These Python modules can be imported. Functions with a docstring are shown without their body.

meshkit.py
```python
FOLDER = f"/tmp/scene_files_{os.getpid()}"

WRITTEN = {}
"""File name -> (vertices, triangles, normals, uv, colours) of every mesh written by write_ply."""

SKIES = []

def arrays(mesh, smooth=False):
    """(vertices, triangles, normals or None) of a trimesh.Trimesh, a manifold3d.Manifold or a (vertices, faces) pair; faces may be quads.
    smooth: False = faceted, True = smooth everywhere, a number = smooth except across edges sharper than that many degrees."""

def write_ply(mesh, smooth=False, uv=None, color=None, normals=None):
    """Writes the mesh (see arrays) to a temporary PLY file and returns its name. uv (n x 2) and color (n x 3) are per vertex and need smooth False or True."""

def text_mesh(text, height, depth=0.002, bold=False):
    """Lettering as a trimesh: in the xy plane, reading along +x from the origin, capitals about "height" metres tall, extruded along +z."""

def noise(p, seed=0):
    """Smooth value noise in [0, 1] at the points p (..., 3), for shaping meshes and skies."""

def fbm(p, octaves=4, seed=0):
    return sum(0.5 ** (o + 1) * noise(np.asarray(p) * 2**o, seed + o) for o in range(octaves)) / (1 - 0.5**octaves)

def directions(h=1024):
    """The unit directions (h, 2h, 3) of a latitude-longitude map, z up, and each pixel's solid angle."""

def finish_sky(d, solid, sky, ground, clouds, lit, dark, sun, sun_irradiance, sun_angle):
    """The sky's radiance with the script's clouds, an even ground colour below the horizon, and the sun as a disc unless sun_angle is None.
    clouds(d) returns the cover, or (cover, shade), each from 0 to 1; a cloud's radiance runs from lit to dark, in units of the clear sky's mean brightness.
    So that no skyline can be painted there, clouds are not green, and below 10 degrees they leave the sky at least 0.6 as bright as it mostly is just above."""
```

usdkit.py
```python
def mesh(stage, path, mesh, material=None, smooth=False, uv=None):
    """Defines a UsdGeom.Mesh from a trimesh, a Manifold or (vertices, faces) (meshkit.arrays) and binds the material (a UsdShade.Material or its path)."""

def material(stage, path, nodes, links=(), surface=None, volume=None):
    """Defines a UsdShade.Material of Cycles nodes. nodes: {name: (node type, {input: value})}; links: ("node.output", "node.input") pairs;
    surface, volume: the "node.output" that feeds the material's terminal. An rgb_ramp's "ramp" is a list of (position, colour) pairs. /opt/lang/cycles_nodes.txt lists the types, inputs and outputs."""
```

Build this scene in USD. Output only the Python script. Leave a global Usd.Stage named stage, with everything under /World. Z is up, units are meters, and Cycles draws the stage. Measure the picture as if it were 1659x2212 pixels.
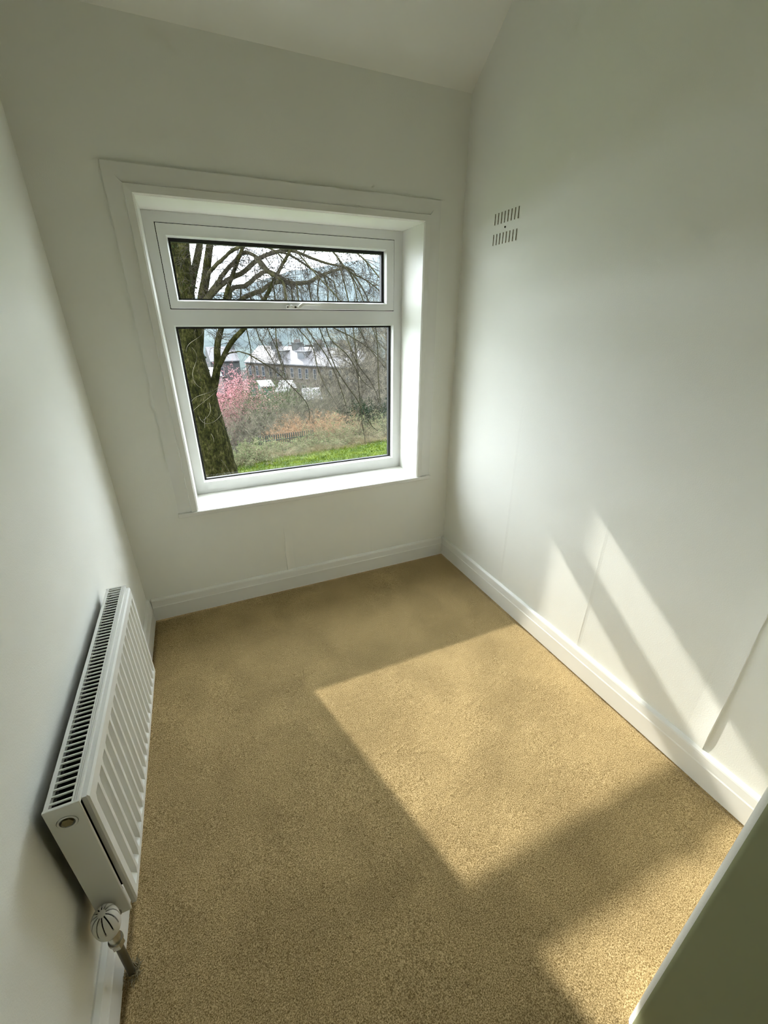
import math, random
import numpy as np, trimesh, manifold3d, usdkit
from scipy.ndimage import gaussian_filter
from pxr import Usd, UsdGeom, UsdLux, UsdShade, Gf, Sdf, Vt
import meshkit
M3 = manifold3d.Manifold
rng = np.random.default_rng(7)
random.seed(7)

stage = Usd.Stage.CreateInMemory()
UsdGeom.SetStageUpAxis(stage, 'Z'); UsdGeom.SetStageMetersPerUnit(stage, 1.0)
UsdGeom.Xform.Define(stage, '/World'); UsdGeom.Scope.Define(stage, '/World/Looks')

# ---------------------------------------------------------------- camera, sky, sun, exposure
IW, IH, FPX = 1659, 2212, 901.0
EYE = np.array([-1.439, -2.2389, 1.5163])
CAM = np.array([[0.9159, -0.4015, -0.0015], [0.1681, 0.3801, 0.9096], [0.3646, 0.8333, -0.4156]])   # right, up, forward
CAM = np.linalg.qr(CAM.T)[0].T * np.sign(np.diag(np.linalg.qr(CAM.T)[1]))[:, None]
EXPOSURE = 0.0
SKY = 3.5                                   # radiance of the bright hazy sky
SKY_TINT = (0.90, 0.96, 1.04)
SUN = 1.6
SUN_TINT = (1.0, 0.96, 0.90)
SUN_DIR = np.array([0.257, -1.0, -0.742])   # the way the sunlight travels
HAZE = 0.00055

cam = UsdGeom.Camera.Define(stage, '/World/camera')
cam.CreateHorizontalApertureAttr(36.0); cam.CreateVerticalApertureAttr(36.0 * IH / IW)
cam.CreateFocalLengthAttr(36.0 * FPX / IW)
cam.CreateClippingRangeAttr(Gf.Vec2f(0.02, 3000)); cam.CreateExposureAttr(EXPOSURE)
cm = np.eye(4); cm[0, :3], cm[1, :3], cm[2, :3], cm[3, :3] = CAM[0], CAM[1], -CAM[2], EYE
cam.AddTransformOp().Set(Gf.Matrix4d(*cm.ravel().tolist()))

dome = UsdLux.DomeLight.Define(stage, '/World/sky'); dome.CreateIntensityAttr(SKY); dome.CreateColorAttr(Gf.Vec3f(*SKY_TINT))
sun = UsdLux.DistantLight.Define(stage, '/World/sun'); sun.CreateIntensityAttr(SUN); sun.CreateAngleAttr(1.0); sun.CreateNormalizeAttr(True); sun.CreateColorAttr(Gf.Vec3f(*SUN_TINT))
z_ = -SUN_DIR / np.linalg.norm(SUN_DIR); x_ = np.cross([0, 0, 1.0], z_); x_ /= np.linalg.norm(x_); y_ = np.cross(z_, x_)
lm = np.eye(4); lm[0, :3], lm[1, :3], lm[2, :3] = x_, y_, z_
sun.AddTransformOp().Set(Gf.Matrix4d(*lm.ravel().tolist()))

# ---------------------------------------------------------------- helpers
def at(px, py, Y):
    """The place on the vertical plane y = Y that is seen at a pixel of the photograph."""
    d = np.array([(px - IW / 2) / FPX, -(py - IH / 2) / FPX, 1.0]) @ CAM
    return EYE + d * (Y - EYE[1]) / d[1]

def depth(P): return float((np.asarray(P) - EYE) @ CAM[2])

used = {}
def path_for(name, parent='/World'):
    k = f'{parent}/{name}'; n = used.get(k, 0); used[k] = n + 1
    return k if n == 0 else f'{k}_{n:03d}'

def setd(prim, label=None, cat=None, group=None, kind=None):
    for k, v in (('label', label), ('category', cat), ('group', group), ('kind', kind)):
        if v: prim.SetCustomDataByKey(k, v)
    return prim

def obj(name, mesh, mat, parent=None, label=None, cat=None, group=None, kind=None, smooth=False):
    pp = '/World' if parent is None else str(parent.GetPath())
    if isinstance(mesh, MB): mesh = mesh.mesh()
    m = usdkit.mesh(stage, path_for(name, pp), mesh, MAT[mat], smooth=smooth)
    return setd(m.GetPrim(), label, cat, group, kind)

def thing(name, label, cat, loc=(0, 0, 0), rotz=0.0, scale=None, group=None, kind=None):
    x = UsdGeom.Xform.Define(stage, path_for(name))
    x.AddTranslateOp().Set(Gf.Vec3d(*map(float, loc)))
    if rotz: x.AddRotateZOp().Set(float(rotz))
    if scale is not None: x.AddScaleOp().Set(Gf.Vec3f(*map(float, scale)))
    return setd(x.GetPrim(), label, cat, group, kind)

def copy(src, label, loc, rotz=0.0, scale=None, name=None):
    t = thing(name or src.GetName().rstrip('_0123456789'), label, src.GetCustomDataByKey('category'), loc, rotz, scale, src.GetCustomDataByKey('group'))
    t.GetReferences().AddInternalReference(src.GetPath()); t.SetInstanceable(True)
    return t

class MB:
    def __init__(s): s.v, s.f, s.n = [], [], 0
    def add(s, v, f):
        v = np.asarray(v, float); f = np.asarray(f, int)
        if f.shape[1] == 4: f = np.vstack([f[:, [0, 1, 2]], f[:, [0, 2, 3]]])
        s.v.append(v); s.f.append(f + s.n); s.n += len(v); return s
    def box(s, x0, x1, y0, y1, z0, z1, b=0.0):
        if b:
            m = rbox(x0, x1, y0, y1, z0, z1, b); return s.add(*marr(m))
        v = np.array([[x, y, z] for x in (x0, x1) for y in (y0, y1) for z in (z0, z1)])
        return s.add(v, [[0, 1, 3, 2], [4, 6, 7, 5], [0, 4, 5, 1], [2, 3, 7, 6], [0, 2, 6, 4], [1, 5, 7, 3]])
    def tube(s, p, r, k=5, cap=True):
        p = np.asarray(p, float); r = np.broadcast_to(np.asarray(r, float), (len(p),))
        t = np.gradient(p, axis=0); t /= np.linalg.norm(t, axis=1, keepdims=True) + 1e-12
        ref = np.array([0, 0, 1.0]) if abs(t[0, 2]) < .8 else np.array([1.0, 0, 0])
        a = np.cross(t, ref); a /= np.linalg.norm(a, axis=1, keepdims=True) + 1e-12; b = np.cross(t, a)
        g = np.arange(k) * 2 * np.pi / k
        v = p[:, None] + r[:, None, None] * (np.cos(g)[None, :, None] * a[:, None] + np.sin(g)[None, :, None] * b[:, None])
        i, j = np.meshgrid(np.arange(len(p) - 1), np.arange(k), indexing='ij')
        q = np.stack([i * k + j, i * k + (j + 1) % k, (i + 1) * k + (j + 1) % k, (i + 1) * k + j], -1).reshape(-1, 4)
        s.add(v.reshape(-1, 3), q)
        if cap and k > 3:
            for off, fl in ((0, 1), ((len(p) - 1) * k, 0)):
                tri = [[off, off + m + 1, off + m] if not fl else [off, off + m, off + m + 1] for m in range(1, k - 1)]
                s.f.append(np.array(tri) + s.n - len(p) * k)
        return s
    def prism(s, prof, axis, a, b):
        """A closed profile of (p, q) points extruded from a to b along the axis; p, q are the two other axes in xyz order."""
        prof = np.asarray(prof, float); n = len(prof); v = np.zeros((2 * n, 3)); o = [i for i in range(3) if i != axis]
        v[:n, o], v[n:, o] = prof, prof; v[:n, axis], v[n:, axis] = a, b
        import shapely.geometry as sg
        f = [[i, (i + 1) % n, n + (i + 1) % n, n + i] for i in range(n)]
        s.add(v, f)
        tv, tf = trimesh.creation.triangulate_polygon(sg.Polygon(prof), engine='earcut')
        for e, fl in ((a, 0), (b, 1)):
            w = np.zeros((len(tv), 3)); w[:, o] = tv; w[:, axis] = e; s.add(w, tf[:, ::-1] if fl else tf)
        return s
    def xf(s, R=None, t=(0, 0, 0)):
        for k in range(len(s.v)): s.v[k] = (s.v[k] @ np.asarray(R).T if R is not None else s.v[k]) + np.asarray(t)
        return s
    def mesh(s):
        m = trimesh.Trimesh(np.vstack(s.v), np.vstack(s.f), process=False); return m

def marr(m):
    q = m.to_mesh(); return np.array(q.vert_properties[:, :3]), np.array(q.tri_verts)

def mbox(x0, x1, y0, y1, z0, z1): return M3.cube([x1 - x0, y1 - y0, z1 - z0]).translate([x0, y0, z0])

def rbox(x0, x1, y0, y1, z0, z1, b):
    """A box with chamfered edges."""
    def c(d): return mbox(x0 + b * (d != 0), x1 - b * (d != 0), y0 + b * (d != 1), y1 - b * (d != 1), z0 + b * (d != 2), z1 - b * (d != 2))
    return M3.batch_hull([c(0), c(1), c(2)])

def fixn(mb):
    """Outward faces for a closed mesh made piecemeal."""
    m = mb.mesh() if isinstance(mb, MB) else mb
    m.merge_vertices(); trimesh.repair.fix_normals(m, multibody=True); return m

MAT = {}
def mat(name, nodes, links=(), surface='p.BSDF', volume=None):
    MAT[name] = usdkit.material(stage, f'/World/Looks/{name}', nodes, links, surface=surface, volume=volume)

def plain(name, col, rough=0.5, metal=0.0, spec=0.5):
    mat(name, {'p': ('principled_bsdf', {'base_color': col, 'roughness': rough, 'metallic': metal, 'specular_ior_level': spec})})

def noisy(name, c1, c2, scale, rough=0.7, bump=0.0, bscale=None, bdist=0.01, detail=3.0, lo=.35, hi=.65, spec=0.3, stretch=(1, 1, 1)):
    nodes = {'tc': ('geometry', {}), 'mp': ('mapping', {'scale': stretch}), 'n': ('noise_texture', {'scale': scale, 'detail': detail}),
             'r': ('rgb_ramp', {'ramp': [(0, c1), (lo, c1), (hi, c2), (1, c2)]}),
             'p': ('principled_bsdf', {'roughness': rough, 'specular_ior_level': spec})}
    links = [('tc.position', 'mp.vector'), ('mp.vector', 'n.vector'), ('n.fac', 'r.fac'), ('r.color', 'p.base_color')]
    if bump:
        nodes |= {'n2': ('noise_texture', {'scale': bscale or scale, 'detail': 2.0}), 'b': ('bump', {'strength': bump, 'distance': bdist})}
        links += [('mp.vector', 'n2.vector'), ('n2.fac', 'b.height'), ('b.normal', 'p.normal')]
    mat(name, nodes, links)

# ---------------------------------------------------------------- materials
WALL = (.90, .90, .825)
noisy('wall_paint', WALL, tuple(c * .985 for c in WALL), 3.0, rough=.62, bump=.22, bscale=260, bdist=.0015)
noisy('ceiling_paint', (.90, .90, .83), (.89, .89, .82), 3.0, rough=.75, bump=.1, bscale=180, bdist=.0015)
noisy('gloss_paint', (.85, .845, .785), (.84, .835, .77), 6.0, rough=.33, bump=.04, bscale=60, bdist=.002, spec=.5)
noisy('frame_plastic', (.80, .81, .79), (.78, .79, .77), 5.0, rough=.35, spec=.5)
noisy('radiator_enamel', (.82, .82, .765), (.81, .81, .755), 5.0, rough=.3, spec=.5)
plain('valve_plastic', (.80, .79, .74), .3)
plain('gasket_rubber', (.006, .006, .006), .6)
plain('dark_hole', (.012, .011, .008), .8)
plain('chrome', (.62, .61, .57), .25, 1.0)
plain('brass', (.22, .18, .09), .45, .6)
plain('copper_pipe', (.11, .10, .065), .5, 0.3)
noisy('convector_shade', (.022, .022, .02), (.012, .012, .011), 40, rough=.6)  # pale steel coloured near black for the shade inside the casing
noisy('vent_paint', (.79, .79, .72), (.76, .76, .69), 30, rough=.6, bump=.15, bscale=120, bdist=.003)
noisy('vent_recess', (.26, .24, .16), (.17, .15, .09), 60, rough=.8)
noisy('passage_shade', (.42, .435, .26), (.40, .415, .245), 3, rough=.8)  # dark olive with the shade of the passage put into the colour
noisy('fray', (.42, .36, .22), (.22, .18, .10), 150, rough=.9)
mat('carpet', {
    'g': ('geometry', {}), 'n1': ('noise_texture', {'scale': 4.5, 'detail': 4.0, 'distortion': .6}), 'n2': ('noise_texture', {'scale': 330.0, 'detail': 3.0, 'roughness': .65}), 'n3': ('noise_texture', {'scale': 300.0, 'detail': 2.0}),
    'r1': ('rgb_ramp', {'ramp': [(0, (.80, .79, .77)), (.36, (.86, .855, .85)), (.64, (1.06, 1.06, 1.07)), (1, (1.12, 1.12, 1.13))]}),
    'r2': ('rgb_ramp', {'ramp': [(0, (.072, .044, .013)), (.38, (.19, .127, .046)), (.51, (.425, .308, .14)), (.63, (.66, .50, .265)), (1, (.84, .67, .39))]}),
    'm': ('mix', {'mix_type': 'multiply', 'fac': 1.0}), 'b': ('bump', {'strength': .5, 'distance': .003}),
    'p': ('principled_bsdf', {'roughness': .95, 'specular_ior_level': .1, 'sheen_weight': .12, 'sheen_tint': (1, .93, .8)})},
    [('g.position', 'n1.vector'), ('g.position', 'n2.vector'), ('g.position', 'n3.vector'), ('n1.fac', 'r1.fac'), ('n2.fac', 'r2.fac'), ('r1.color', 'm.color1'), ('r2.color', 'm.color2'), ('m.color', 'p.base_color'), ('n3.fac', 'b.height'), ('b.normal', 'p.normal')])
mat('window_glass', {'t': ('transparent_bsdf', {'color': (.95, .97, .96)}), 'g': ('glossy_bsdf', {'roughness': 0.0, 'color': (1, 1, 1)}), 'f': ('fresnel', {'IOR': 1.45}), 'm': ('mix_closure', {})},
    [('f.fac', 'm.fac'), ('t.BSDF', 'm.closure1'), ('g.BSDF', 'm.closure2')], surface='m.closure')
plain('house_glass', (.02, .025, .03), .15)
mat('bark_moss', {
    'g': ('geometry', {}), 'mp': ('mapping', {'scale': (1, 1, .55)}), 'n1': ('noise_texture', {'scale': 7.5, 'detail': 6.0, 'roughness': .75}), 'n2': ('noise_texture', {'scale': 22.0, 'detail': 5.0, 'roughness': .7}),
    'r1': ('rgb_ramp', {'ramp': [(0, (.0015, .0016, .0006)), (.38, (.0055, .006, .0016)), (.50, (.0145, .0148, .0036)), (.60, (.027, .0255, .009)), (.72, (.06, .053, .03)), (1, (.085, .077, .05))]}),
    'r2': ('rgb_ramp', {'ramp': [(0, (.15, .15, .15)), (.42, (.5, .5, .5)), (.62, (1.35, 1.35, 1.3)), (1, (2.2, 2.2, 2.1))]}),
    'm': ('mix', {'mix_type': 'multiply', 'fac': 1.0}), 'b': ('bump', {'strength': .9, 'distance': .06}),
    'p': ('principled_bsdf', {'roughness': .95, 'specular_ior_level': .03})},
    [('g.position', 'mp.vector'), ('mp.vector', 'n1.vector'), ('mp.vector', 'n2.vector'), ('n1.fac', 'r1.fac'), ('n2.fac', 'r2.fac'), ('r1.color', 'm.color1'), ('r2.color', 'm.color2'), ('m.color', 'p.base_color'), ('n2.fac', 'b.height'), ('b.normal', 'p.normal')])
noisy('bark_branch', (.009, .009, .0035), (.030, .028, .013), 9, rough=.95, bump=.5, bscale=30, bdist=.02, spec=.05)
noisy('twig_dark', (0.0106, 0.0085, 0.0054), (0.0257, 0.0212, 0.0127), 5, rough=.9, spec=.15)
noisy('twig_tan', (.03, .024, .013), (.17, .14, .085), 2.6, rough=.9, spec=.15, lo=.36, hi=.66)
noisy('twig_grey', (.016, .015, .010), (.155, .14, .10), 2.2, rough=.9, spec=.15, lo=.38, hi=.66)
noisy('twig_orange', (0.1386, 0.0788, 0.0426), (0.2268, 0.1575, 0.0945), 8, rough=.9, spec=.15)
noisy('twig_pink', (0.108, 0.0455, 0.045), (0.18, 0.0975, 0.09), 8, rough=.9, spec=.15)
def leafy(name, c1, c2, scale, tr=.35):
    mat(name, {'g': ('geometry', {}), 'n': ('noise_texture', {'scale': scale, 'detail': 2.0}), 'r': ('rgb_ramp', {'ramp': [(0, c1), (.36, c1), (.64, c2), (1, c2)]}),
               'd': ('diffuse_bsdf', {}), 't': ('translucent_bsdf', {}), 'm': ('mix_closure', {'fac': tr})},
        [('g.position', 'n.vector'), ('n.fac', 'r.fac'), ('r.color', 'd.color'), ('r.color', 't.color'), ('d.BSDF', 'm.closure1'), ('t.BSDF', 'm.closure2')], surface='m.closure')
leafy('leaf_pale', (0.0417, 0.0569, 0.0228), (0.1442, 0.1594, 0.0835), 9)
leafy('leaf_green', (0.012, 0.027, 0.0078), (0.045, 0.072, 0.021), 7)
leafy('leaf_dark', (0.0042, 0.0126, 0.0063), (0.0175, 0.035, 0.0175), 4)
leafy('leaf_orange', (0.1178, 0.0643, 0.0332), (0.2249, 0.1543, 0.0959), 8)
leafy('blossom_pink', (0.2638, 0.0898, 0.0992), (0.3895, 0.2244, 0.2268), 8)
leafy('ivy', (0.0048, 0.0108, 0.0036), (0.021, 0.03, 0.0108), 6)
leafy('grass_blade', (0.0188, 0.0386, 0.0013), (0.0647, 0.0858, 0.0049), 5)
leafy('dry_grass', (0.0765, 0.063, 0.0315), (0.144, 0.1215, 0.0675), 6)
noisy('lawn_soil', (0.0162, 0.0322, 0.0011), (0.0458, 0.0686, 0.0032), 2.5, rough=.95, spec=.1)
noisy('bank_soil', (0.0047, 0.0047, 0.0024), (0.0115, 0.0101, 0.0054), 1.5, rough=.95, spec=.1)
noisy('hill_wood', (0.0144, 0.0216, 0.0210), (0.0408, 0.0513, 0.0450), .06, rough=1.0, spec=.05, detail=6)
noisy('house_stone', (0.0422, 0.0372, 0.0298), (0.0744, 0.0645, 0.0521), 1.2, rough=.9, spec=.2)
noisy('house_stone_dark', (0.027, 0.03, 0.03), (0.045, 0.0468, 0.0444), 1.2, rough=.9, spec=.2)
noisy('slate', (0.0527, 0.0512, 0.0542), (0.0713, 0.0682, 0.0698), .8, rough=.6, spec=.25)
noisy('slate_dark', (0.025, 0.0275, 0.03), (0.04, 0.0425, 0.045), .8, rough=.6, spec=.4)
noisy('gable_red', (.10, .055, .045), (.15, .085, .07), 1.0, rough=.8)
plain('white_frame', (0.0744, 0.0744, 0.0744), .5)
plain('fence_green', (0.0060, 0.0150, 0.0100), .6)
plain('shed_green', (.02, .05, .032), .7)
plain('shed_roof', (0.0866, 0.0851, 0.0866), .5)
plain('pot_clay', (0.0480, 0.0400, 0.0360), .8)

# ---------------------------------------------------------------- the room
W, HB, SL = 1.8792, 2.5, 0.7523           # width, height at the window wall, slope of the ceiling
SK = .131
X0, X1, ZS, ZT = -1.5307, -.243, .6114, 1.9685     # window opening
AX0, AX1, AZ1 = -1.626, -.1458, 2.0688              # outer edge of the architrave
YF = -3.3                                           # the far end of the landing behind the camera
T = .12

# floor: fitted carpet, a dense surface of tufts
gx, gy = np.arange(-W, .0005, .0052), np.arange(-2.30, .0005, .0052)
GX, GY = np.meshgrid(gx, gy, indexing='ij')
h = gaussian_filter(rng.standard_normal(GX.shape), .75); h = h / h.std() * .0005
h += gaussian_filter(rng.standard_normal(GX.shape), 14) / .02 * .0010 * .5
edge = np.minimum.reduce([GX + W, -GX, -GY]); h -= .011 * np.exp(-((edge - .024) / .007).clip(0) ** 2)
GX2 = GX + rng.uniform(-.0016, .0016, GX.shape); GY2 = GY + rng.uniform(-.0016, .0016, GX.shape)
nx, ny = GX.shape; idx = np.arange(nx * ny).reshape(nx, ny)
q = np.stack([idx[:-1, :-1], idx[1:, :-1], idx[1:, 1:], idx[:-1, 1:]], -1).reshape(-1, 4)
fl = MB().add(np.stack([GX2, GY2, h], -1).reshape(-1, 3), q)
fl.add([[-W, YF, -.002], [.0, YF, -.002], [.0, -2.298, -.002], [-W, -2.298, -.002]], [[0, 1, 2, 3]])
obj('floor', fl, 'carpet', label='tan cut-pile fitted carpet covering the whole room floor', cat='carpet', kind='structure', smooth=True)

wb = mbox(-W - T, T, 0, .32, -.12, HB + .35) - mbox(X0 - .012, X1 + .012, -.1, .5, ZS - .03, ZT + .012)
wall_back = obj('wall_back', wb, 'wall_paint', label='off-white papered wall around the window', cat='wall', kind='structure')
wall_right = obj('wall_right', MB().box(0, T, YF, 0, -.12, 4.2), 'wall_paint', label='off-white papered long wall on the right with air vent', cat='wall', kind='structure')
wall_left = obj('wall_left', MB().box(-W - T, -W, YF, 0, -.12, 4.2), 'wall_paint', label='off-white smooth wall on the left behind the radiator', cat='wall', kind='structure')

ysl = -.95; zsl = HB - ysl * SL
cl = MB().prism([(.0, HB), (ysl, zsl), (YF, zsl), (YF, zsl + .1), (ysl, zsl + .1), (.0, HB + .12)], 0, -W, 0)
obj('ceiling', fixn(cl), 'ceiling_paint', label='sloping off-white ceiling rising away from the window wall', cat='ceiling', kind='structure')

# the wall beside the way in: a thick partition with a rounded plaster corner, its side face turned away from the window
jx, jy = -.755, -2.102
rr = .02
pts = [(0.0, jy)] + [(jx + rr - rr * math.sin(a), jy - rr + rr * math.cos(a)) for a in np.linspace(0, math.pi / 2, 9)] + [(jx, YF), (0.0, YF)]
wf = obj('wall_front', fixn(MB().prism(pts, 2, 0.0, 3.2)), 'wall_paint', label='shaded passage wall beside the doorway with rounded plaster corner', cat='wall', kind='structure', smooth=40)
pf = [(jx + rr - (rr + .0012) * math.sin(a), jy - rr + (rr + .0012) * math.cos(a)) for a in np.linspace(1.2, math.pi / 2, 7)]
obj('passage_face', fixn(MB().prism(pf + [(jx - .0012, YF), (jx + .002, YF), (jx + .002, jy - rr * 1.2)], 2, 0.0, 3.0)), 'passage_shade', wf, label='side of the passage with its shade put into an olive-grey colour', smooth=40)  # thin skin over the white wall, shade painted into its colour
obj('wall_landing', MB().box(-W, jx, YF - T, YF, -.02, 3.3), 'passage_shade', label='unseen darkened landing wall behind the doorway', cat='wall', kind='structure')  # out of view, darkened so it sends less light into the room

# skirting boards: flat face below, splayed top
prof = [(-.0, .0), (-.022, .0), (-.022, .083), (-.0195, .088), (-.0165, .118), (-.0145, .1235), (-.004, SK), (0, SK)]
obj('baseboard_back', fixn(MB().prism(prof, 0, -W + .023, -.023)), 'gloss_paint', label='white splayed skirting board under the window', cat='skirting board', kind='structure')
obj('baseboard_right', fixn(MB().prism(prof, 1, jy + .002, 0)), 'gloss_paint', label='white splayed skirting board along the right wall', cat='skirting board', kind='structure')
obj('baseboard_left', fixn(MB().prism([(-W - p, z) for p, z in prof], 1, YF, 0)), 'gloss_paint', label='white splayed skirting board along the left wall below the radiator', cat='skirting board', kind='structure')

# lifted wallpaper joints
def seam(parent, plane, a, z0, z1, lip, width, lean=0.0, g=1, n=14):
    """A joint of the paper that stands off: steep on one side, easing into the wall on the other."""
    mb = MB(); zs = np.linspace(z0, z1, n); cols = []
    for i, z in enumerate(zs):
        t = (z - z0) / (z1 - z0); k = (1 - t) ** .7 * min(1, .45 + t * 6)
        hgt = lip * (k + .12); c = a + lean * t + .0015 * math.sin(9 * t + 1)
        cols.append([(c + g * .0006, -.0005), (c, hgt), (c - g * width * .2, hgt * .66), (c - g * width * .42, hgt * .33), (c - g * width * .68, hgt * .1), (c - g * width, -.0003)])
    V = []
    for z, col in zip(zs, cols):
        for s_, d in col: V.append((s_, -d, z) if plane == 'y' else (-d, s_, z))
    m = len(cols[0]); F = [[i * m + j, i * m + j + 1, (i + 1) * m + j + 1, (i + 1) * m + j][::g] for i in range(n - 1) for j in range(m - 1)]
    mb.add(V, F)
    return obj('wallpaper_seam', mb, 'wall_paint', parent, smooth=35)
seam(wall_back, 'y', -1.108, SK - .004, .42, .009, .05, .006, -1)
seam(wall_back, 'y', -.55, SK, .36, .0012, .02)
seam(wall_right, 'x', -1.209, SK, .85, .0016, .02, -.008)
seam(wall_right, 'x', -.636, SK, 1.15, .0014, .02, .014)
seam(wall_right, 'x', -1.779, SK, .9, .007, .075, -.006, -1)

# ---------------------------------------------------------------- window
trim = thing('trim_1', 'flat white architrave boards framing the window opening', 'architrave', kind='structure')
ap = [(0, 0), (0, .012), (.62, .013), (.66, .020), (.93, .022), (1, .016), (1, 0)]     # across the board (0 = outer edge), thickness
def board(A0, A1, B0, B1):
    """A mitred board: outer edge A0-A1, inner edge B0-B1, each (x, z)."""
    V = []
    for A, B in ((A0, B0), (A1, B1)):
        for u, d in ap: V.append((A[0] + (B[0] - A[0]) * u, -d, A[1] + (B[1] - A[1]) * u))
    n = len(ap); F = [[i, (i + 1) % n, n + (i + 1) % n, n + i] for i in range(n)]
    mb = MB().add(V, F); mb.add(V[:n], [[0, i, i + 1] for i in range(1, n - 1)]); mb.add(V[n:], [[0, i, i + 1] for i in range(1, n - 1)])
    return fixn(mb)
obj('architrave_board', board((AX0, AZ1), (AX1, AZ1), (X0, ZT), (X1, ZT)), 'gloss_paint', trim)
obj('architrave_board', board((AX0, ZS), (AX0, AZ1), (X0, ZS), (X0, ZT)), 'gloss_paint', trim)
obj('architrave_board', board((AX1, ZS), (AX1, AZ1), (X1, ZS), (X1, ZT)), 'gloss_paint', trim)

win = thing('window_1', 'white plastic framed window with opening top light, overlooking trees and houses', 'window', kind='structure')
YW = .23
obj('reveal_board', MB().box(X0 - .012, X0, -.002, .30, ZS - .02, ZT, .001), 'gloss_paint', win)
obj('reveal_board', MB().box(X1, X1 + .012, -.002, .30, ZS - .02, ZT, .001), 'gloss_paint', win)
obj('reveal_board', MB().box(X0 - .012, X1 + .012, -.002, .30, ZT, ZT + .012, .001), 'gloss_paint', win)
sb = MB().box(AX0 - .004, AX1 + .004, -.03, .0, ZS - .022, ZS, .003).box(X0 - .011, X1 + .011, -.002, .31, ZS - .022, ZS)
obj('window_sill', sb, 'gloss_paint', win)

def ring(x0, x1, z0, z1, a, b, c, d, y0, y1):
    """A rectangular frame: outer x0..x1, z0..z1, hole inset by a (left), b (right), c (bottom), d (top)."""
    return mbox(x0, x1, y0, y1, z0, z1) - mbox(x0 + a, x1 - b, y0 - 1, y1 + 1, z0 + c, z1 - d)
def bead(x0, x1, z0, z1, w, y0, y1):
    """A splayed glazing bead around a glass opening x0..x1, z0..z1, w wide."""
    return M3.batch_hull([mbox(x0 - w, x1 + w, y1 - .001, y1, z0 - w, z1 + w), mbox(x0 - w, x1 + w, y0, y0 + .001, z0 - w, z1 + w)]) - M3.batch_hull([mbox(x0 - w * .55, x1 + w * .55, y0 - .002, y0 - .001, z0 - w * .55, z1 + w * .55), mbox(x0, x1, y1 + .001, y1 + .002, z0, z1)])
FX0, FX1, FZ0, FZ1 = X0 + .0005, X1 - .0005, ZS + .0005, ZT - .0005
GB = (-1.4765, -.3025, .685, 1.4925)        # glass of the lower light
GT = (-1.4390, -.3490, 1.6140, 1.8700)      # glass of the top light
SX0, SX1, SZ0, SZ1 = -1.4815, -.2965, 1.5745, 1.9225   # top sash
fr = mbox(FX0, FX1, YW, .30, FZ0, FZ1) - mbox(GB[0] - .012, GB[1] + .012, 0, 1, GB[2] - .012, GB[3] + .012) - mbox(SX0 - .003, SX1 + .003, 0, 1, SZ0 - .003, SZ1 + .003)
fo = obj('outer_frame', fr, 'frame_plastic', win)
obj('glazing_bead', bead(*GB, .012, YW - .001, YW + .026), 'frame_plastic', fo)
obj('gasket', mbox(GB[0] - .011, GB[1] + .011, YW + .027, YW + .05, GB[2] - .011, GB[3] + .011) - mbox(GB[0] + .009, GB[1] - .013, 0, 1, GB[2] + .006, GB[3] - .009), 'gasket_rubber', fo, label='black rubber glazing gasket of lower light')
obj('glass_pane', MB().add([[GB[0], YW + .042, GB[2]], [GB[1], YW + .042, GB[2]], [GB[1], YW + .042, GB[3]], [GB[0], YW + .042, GB[3]]], [[0, 1, 2, 3]]), 'window_glass', fo, label='large clear lower pane')
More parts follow.
